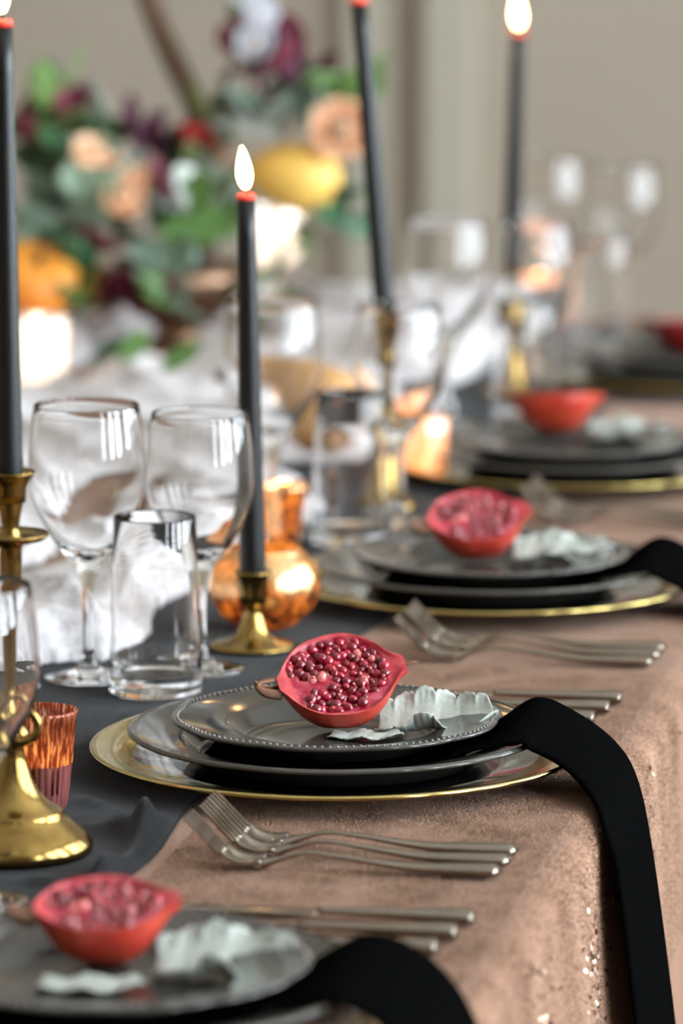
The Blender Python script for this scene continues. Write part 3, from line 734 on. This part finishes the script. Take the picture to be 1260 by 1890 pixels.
candle((.174, .382, TZ + .0462), (.1703, .380, TZ + .338), .0100, .0066, 'black taper candle burning in the short brass candlestick')
def tall_prof(h):
    return [(0, .001), (.025, 0), (.0275, .001), (.0278, .004), (.022, .0075), (.0150, .0150), (.0110, .0300), (.0080, .0420), (.0060, .0520), (.0090, .0570), (.0060, .0620), (.0052, h * .55), (.0060, h * .72), (.0095, h * .76), (.0066, h * .80), (.0085, h * .86), (.0110, h * .93), (.0118, h - .004), (.0135, h - .001), (.0130, h), (.0114, h - .002), (.0108, h - .018), (0, h - .019)]
brass('candlestick', tall_prof(.168), (.156, 1.022, TZ + .0036), 'slender brass candlestick behind the third setting')
candle((.1565, 1.022, TZ + .1535), (.1330, 1.019, TZ + .441), .0095, .0070, 'leaning black taper candle in the slender brass candlestick', lit=True)
brass('candlestick', tall_prof(.127), (.153, 1.732, TZ + .0036), 'brass candlestick at the far setting behind the fourth plates')
candle((.1525, 1.732, TZ + .1125), (.160, 1.730, TZ + .368), .0098, .0068, 'black taper candle burning in the furthest candlestick')

# ------------------------------------------------------------------ votives
def votive_fill(t, r, h, z0, power, colour=(1, .66, .36), fl=True):
    obj('tealight', *lathe([(0, z0), (r * .8, z0), (r, z0 + h), (r * .9, z0 + h), (0, z0 + h - .001)], 24), M['tealight'], t)
    if fl:
        f_ = obj('flame', *flame_mesh(.6), M['flame'], t); f_.location = (0, 0, z0 + h + .001)
        if not power: return
        ld = bpy.data.lights.new('votive_added_light', 'POINT'); ld.energy = power; ld.color = colour; ld.shadow_soft_size = .006  # added lamp above the flame mesh, brightening the glass from inside
        lo = bpy.data.objects.new('votive_added_light', ld); COL.objects.link(lo); lo.parent = t; lo.location = (0, 0, z0 + h + .028)
def votive(name, prof_out, thick, loc, m, label, fill, radial=None, n=64, tilt=(0, 0)):
    inner = [] if not thick else [(max(.0005, r - thick), max(z, prof_out[0][1] + thick * 1.6)) for r, z in prof_out[1:]]
    prof = prof_out + inner[::-1] + [(0, prof_out[0][1] + thick * 1.6 if thick else .076)]
    t = empty(name, loc); t.rotation_euler = (tilt[0], tilt[1], 0); obj('votive_glass', *lathe(prof, n, radial=radial), m, t)
    if fill: votive_fill(t, *fill)
    tag(t, label, 'votive candle', 'lit votive candles'); return t
rib = lambda a, r, z: 1 + (.035 * abs(cos(14 * a)) if r > .012 else 0)
votive('ribbed_votive', [(0, 0), (.008, .0), (.0125, .0022), (.0150, .0066), (.0163, .015), (.0182, .033), (.0199, .050), (.0210, .0615), (.0222, .0660), (.0218, .0666)], .0012, (.157, -.175, TZ + .004), M['copper_glass'], 'ribbed copper mercury glass votive lit beside the tall candlestick', (.0140, .0250, .004, .0, (1, .80, .60)), radial=rib, n=224)
rvg = [c for c in bpy.data.objects if c.name.startswith('votive_glass')][0]; rvg.data.materials.append(M['copper_unlit'])
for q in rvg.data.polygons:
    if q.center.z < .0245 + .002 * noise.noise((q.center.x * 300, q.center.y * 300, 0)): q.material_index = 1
votive('round_votive', [(0, 0), (.016, 0), (.024, .0035), (.034, .012), (.0405, .024), (.0415, .034), (.0385, .046), (.0325, .0545), (.0275, .0580), (.0268, .0610), (.0262, .0612)], .0016, (.166, .462, TZ + .004), M['gold_glass'], 'round gold mercury glass votive glowing behind the short candlestick', (.018, .012, .004, .12))
votive('flared_votive', [(0, 0), (.011, 0), (.0130, .004), (.0148, .02), (.0172, .038), (.0205, .0520), (.0212, .0545), (.0206, .0548)], .0012, (.115, .78, TZ + .006), M['gold_glass'], 'small flared gold votive behind the round gold votive', (.009, .012, .003, .08))
votive('pink_votive', [(0, 0), (.017, 0), (.0205, .003), (.0220, .015), (.0232, .040), (.0238, .0570), (.0232, .0574)], .0014, (.161, 1.173, TZ + .004), M['pink_glass'], 'pale pink glass votive with flame behind the third plates', (.016, .005, .004, .12))
votive('white_votive', [(0, 0), (.018, 0), (.0245, .004), (.0280, .020), (.0305, .048), (.0312, .0700), (.0306, .0704)], .0014, (-.318, 1.665, TZ + .008), M['white_glass'], 'bright silver votive under the orange gourd', (.016, .016, .004, 3.0, (1, .92, .82)))  # its inner lamp is added, in place of daylight mirrored by the silver
votive('far_votive', [(0, 0), (.015, 0), (.0195, .003), (.0215, .020), (.0228, .050), (.0224, .0504)], .0014, (.10, 2.30, TZ + .006), M['pink_glass'], 'small pink votive glowing at the far end among the wine glasses', (.014, .014, .004, .12))
# silver goblet votive under the yellow gourd
votive('goblet_votive', [(0, 0), (.028, 0), (.0300, .002), (.0280, .004), (.008, .010), (.0055, .03), (.0060, .055), (.010, .066), (.024, .074), (.0320, .090), (.0335, .110), (.0310, .128), (.0290, .134), (.0285, .1344), (.0280, .134), (.0315, .110), (.030, .092), (.022, .078)], .0, (-.185, 2.20, TZ + .004), M['white_glass'], 'silver footed votive beneath the yellow gourd', (.014, .012, .079, 3.0, (1, .92, .82)))  # added lamp in the bowl stands for the window's reflection

# ------------------------------------------------------------------ butternut squash
def squash():
    P = smooth_path([(0, 0, 0, .010), (0, 0, .008, .030), (0, 0, .030, .0405), (0, 0, .058, .0345), (-.004, .003, .082, .0255), (-.012, .008, .110, .0225), (-.020, .013, .132, .0200), (-.024, .015, .140, .010)], 6)
    return tube(P, 28)
sqh = empty('butternut_squash', (.093, 1.204, TZ + .0445)); sqh.rotation_euler = (R(-28), R(-62), R(8))
obj('squash_body', *squash(), M['squash'], sqh)
obj('squash_stem', *tube([(-.0235, .015, .1385, .0065), (-.026, .016, .147, .0048), (-.029, .018, .156, .0058)], 10), M['branch'], sqh)
tag(sqh, 'tan butternut squash lying behind the tumbler of the third setting', 'squash')

# ------------------------------------------------------------------ flower arrangement (local: x along the view's right, z up)
def leaf_mesh(nm, m, L, W, bend=.3, cup=.25):
    nu, nv = 13, 7; top = []
    for u in range(nu):
        s = u / (nu - 1); w_ = W * .5 * sin(pi * (s * .96 + .02)) ** .75
        for q in range(nv):
            t = q / (nv - 1) * 2 - 1; top.append((s * L, w_ * t, bend * L * s * s + cup * w_ * t * t))
    v, f = slab(top, nu, nv, .0006); return mesh(nm, v, f, m)
LM = {k: leaf_mesh('leaf', M[k], L, W) for k, L, W in [('euca', .055, .045), ('green', .060, .034), ('deep', .055, .034), ('olive', .050, .026), ('burg', .055, .036), ('plum', .050, .034), ('silver', .060, .036)]}
LM['lobe'] = leaf_mesh('leaf', M['green'], .085, .07)
FC = Vector((-.235, 1.95, TZ + .006))
fl = empty('flower_arrangement', FC, Y0)
tag(fl, 'autumn flower arrangement with branch, roses and mixed leaves on the gauze', 'flowers')
vs = obj('vase', *lathe([(0, 0), (.045, 0), (.05, .006), (.03, .016), (.025, .03), (.05, .05), (.075, .075), (.08, .095), (.077, .095), (.07, .078), (.045, .054), (0, .05)], 40), M['pot'], fl)
fr = random.Random(21)
def put(kind, px, py, d=0, s=1.0, rot=None):
    """px, py: offset in millimetres from the arrangement's foot, to the side and up; d: depth in mm"""
    o = link('leaf', LM[kind], fl); o.location = (px / 1000, d / 1000, py / 1000); o.scale = (s, s, s)
    o.rotation_euler = rot or (fr.uniform(-1.2, 1.2) + pi / 2 * fr.choice((0, 1)), fr.uniform(-1.2, .6), fr.uniform(0, 6.28)); return o
def P_(x, y): return ((x - 330) / 1.73, (648 - y) / 1.73)
def cluster(kind, x, y, rx, ry, n, s=1.0, d=0):
    for k in range(n):
        u, w_ = P_(x + fr.uniform(-rx, rx), y + fr.uniform(-ry, ry)); put(kind, u, max(60, w_), d + fr.uniform(-35, 35), s * fr.uniform(.8, 1.15))
for c in [('green', 90, 215, 40, 40, 7), ('olive', 130, 290, 60, 40, 9), ('burg', 135, 205, 22, 22, 4, .8), ('deep', 95, 270, 50, 30, 6), ('euca', 175, 345, 45, 50, 9, 1.1, -40), ('silver', 200, 262, 22, 35, 4, .9, -30), ('plum', 262, 280, 30, 28, 5), ('burg', 45, 240, 12, 20, 3, .8),
          ('deep', 312, 320, 32, 40, 7), ('green', 320, 390, 60, 55, 8, 1.0, -30), ('lobe', 325, 410, 30, 25, 4, 1.0, -50), ('burg', 215, 405, 25, 40, 6, 1, -40), ('burg', 325, 355, 22, 18, 4, 1, -30), ('plum', 245, 385, 25, 15, 3), ('silver', 345, 325, 25, 35, 4), ('silver', 395, 360, 35, 16, 4, 1, -20),
          ('olive', 100, 370, 45, 50, 8), ('euca', 110, 400, 45, 40, 6), ('deep', 195, 450, 25, 40, 6, 1, -40), ('euca', 290, 480, 45, 18, 5, 1, -50), ('burg', 215, 580, 40, 28, 7, 1, -70), ('burg', 270, 545, 16, 28, 4, 1, -70), ('green', 130, 570, 40, 16, 5, 1, -60), ('euca', 320, 620, 30, 20, 4, .8, -70), ('green', 300, 600, 40, 25, 4, .8, -60),
          ('burg', 480, 120, 55, 45, 9), ('burg', 555, 120, 22, 45, 6, .9), ('plum', 500, 150, 50, 35, 7), ('green', 435, 42, 12, 14, 2, .8), ('euca', 560, 200, 80, 26, 8), ('silver', 500, 215, 50, 22, 5), ('olive', 430, 225, 60, 30, 8), ('silver', 525, 245, 30, 25, 3), ('green', 640, 180, 22, 20, 4), ('deep', 612, 395, 16, 45, 6, .9), ('burg', 590, 380, 30, 14, 4, .8), ('olive', 345, 290, 40, 30, 6), ('olive', 560, 420, 30, 20, 3, .8), ('green', 500, 520, 26, 40, 5, .8, -40), ('deep', 80, 560, 25, 15, 3, .8, -40)]:
    cluster(*c)
br = smooth_path([(20, 0, 60, .008), (28, 0, 160, .0075), (22, 0, 250, .0075), (0, 5, 300, .0072), (-22, 8, 350, .0072), (-45, 12, 420, .0068), (-70, 15, 500, .006)], 6)
obj('branch', *tube([(a / 1000, b_ / 1000, c / 1000, r_ * 1.75) for a, b_, c, r_ in br], 10), M['branch'], fl)
for (a, b_) in [((30, 230), (105, 300)), ((24, 200), (-90, 260)), ((26, 150), (120, 245)), ((24, 180), (85, 330)), ((24, 240), (70, 380))]:
    obj('twig', *tube(smooth_path([(a[0] / 1000, 0, a[1] / 1000, .003), ((a[0] + b_[0]) / 2000 + .01, .006, (a[1] + b_[1]) / 2000, .0024), (b_[0] / 1000, .01, b_[1] / 1000, .0015)], 5), 6), M['branch'], fl)
def petal_mesh(m):
    top = []; nu, nv = 9, 7
    for u in range(nu):
        s = u / (nu - 1); w_ = .013 * sin(pi * min(1, s * .8 + .12)) ** .7
        for q in range(nv):
            t = q / (nv - 1) * 2 - 1; top.append((s * .024, w_ * t, .010 * s * s - .006 * s + .006 * t * t))
    return mesh('petal', *slab(top, nu, nv, .0006), m)
PET = {'peach': petal_mesh(M['peach']), 'white': petal_mesh(M['white'])}
def rose(x, y, s, kind, d=-30, core='peach', tilt=(1.0, 0)):
    u, w_ = P_(x, y)
    c = obj('rose', *lathe([(0, -.008), (.006, -.005), (.009, .002), (.007, .010), (.003, .013), (0, .0135)], 12), M[core], fl)
    c.location = (u / 1000, d / 1000, w_ / 1000); c.scale = (s, s, s); c.rotation_euler = (tilt[0], tilt[1], 0)
    for k in range(13):
        p_ = link('petal', PET[kind], c); lay = 0 if k < 5 else 1; p_.location = (0, 0, .0 - .004 * lay)
        p_.rotation_euler = (0, R(-62 + 34 * lay), k * 2.4); p_.scale = (.8 + .3 * lay,) * 3
rose(237, 356, 1.1, 'peach', d=-75); rose(178, 288, 1.25, 'peach', d=-60, tilt=(.5, .3)); rose(218, 306, .8, 'peach', d=-60); rose(268, 318, .7, 'peach', d=-60)
rose(620, 235, 1.55, 'peach', core='branch', tilt=(1.3, .3)); rose(395, 300, .8, 'peach', d=20)
rose(470, 78, 1.0, 'white', tilt=(1.2, 0)); rose(478, 30, .9, 'white', tilt=(1.0, .3)); rose(460, -8, .9, 'white')
bm = bmesh.new(); bmesh.ops.create_icosphere(bm, subdivisions=2, radius=.008); BERRY = bpy.data.meshes.new('berry'); bm.to_mesh(BERRY); bm.free(); BERRY.materials.append(M['redb']); BERRY.shade_smooth()
for k in range(9):
    u, w_ = P_(360 + fr.uniform(-28, 28), 240 + fr.uniform(-16, 16)); o = link('berry', BERRY, fl); o.location = (u / 1000, fr.uniform(-.03, .0), w_ / 1000)
# gourds nestled in the arrangement
rt, fwd = Vector((cos(Y0), sin(Y0), 0)), Vector((-sin(Y0), cos(Y0), 0))
def at(x, y, d):
    u, w_ = P_(x, y); return FC + rt * (u / 1000) + fwd * (d / 1000) + Vector((0, 0, w_ / 1000))
def gourd(name, loc, prof, ribs, m, rot, label, stem):
    t = empty(name, loc); t.rotation_euler = rot
    obj('gourd_body', *lathe(prof, 60, radial=(lambda a, r, z: 1 + ribs * abs(cos(5 * a)))), m, t)
    obj('stem', *tube(stem, 8), M['branch'], t); tag(t, label, 'gourd', 'small gourds among the leaves')
gourd('yellow_gourd', at(540, 318, -20), [(0, -.050), (.014, -.048), (.030, -.036), (.037, -.014), (.036, .006), (.028, .026), (.019, .040), (.011, .048), (0, .050)], 0, M['pear'], (0, R(-80), R(15)), 'smooth yellow gourd resting high among the leaves', [(0, 0, .050, .004), (.001, 0, .058, .003), (.004, 0, .066, .0034)])
gourd('orange_gourd', at(70, 500, -60), [(0, -.026), (.016, -.030), (.036, -.024), (.046, -.006), (.045, .012), (.034, .026), (.016, .029), (.006, .025), (0, .024)], .05, M['gourd'], (R(30), R(18), 0), 'small orange gourd with dark stem above the silver votive', [(0, 0, .022, .005), (.001, 0, .032, .004), (.004, 0, .040, .005)])
gourd('yellow_gourd', at(150, 520, 20), [(0, -.034), (.014, -.032), (.028, -.020), (.030, 0), (.024, .018), (.014, .034), (0, .038)], 0, M['pear'], (R(20), R(120), 0), 'pale yellow gourd touching the orange gourd', [(0, 0, .036, .003), (.001, 0, .044, .0025), (.003, 0, .05, .003)])
# loose greenery on the gauze
for i, (x, y, z, rz, k) in enumerate([(-.245, 1.58, .045, .4, 'deep'), (-.215, 1.60, .045, 1.3, 'green'), (-.165, 1.57, .05, -.3, 'deep'), (-.15, 1.50, .05, .9, 'green')]):
    o = link('loose_leaf', LM[k]); o.location = (x, y, TZ + z); o.rotation_euler = (.3, -.3, rz); o.scale = (.8, .8, .8)
    tag(o, ['dark green loose leaf fallen on the gauze beside the silver votive', 'mid green loose leaf on the gauze behind the wine glasses', 'dark green loose leaf draped on a gauze fold', 'loose green leaf just above the wine glass rim'][i], 'leaf', 'loose leaves on the gauze')
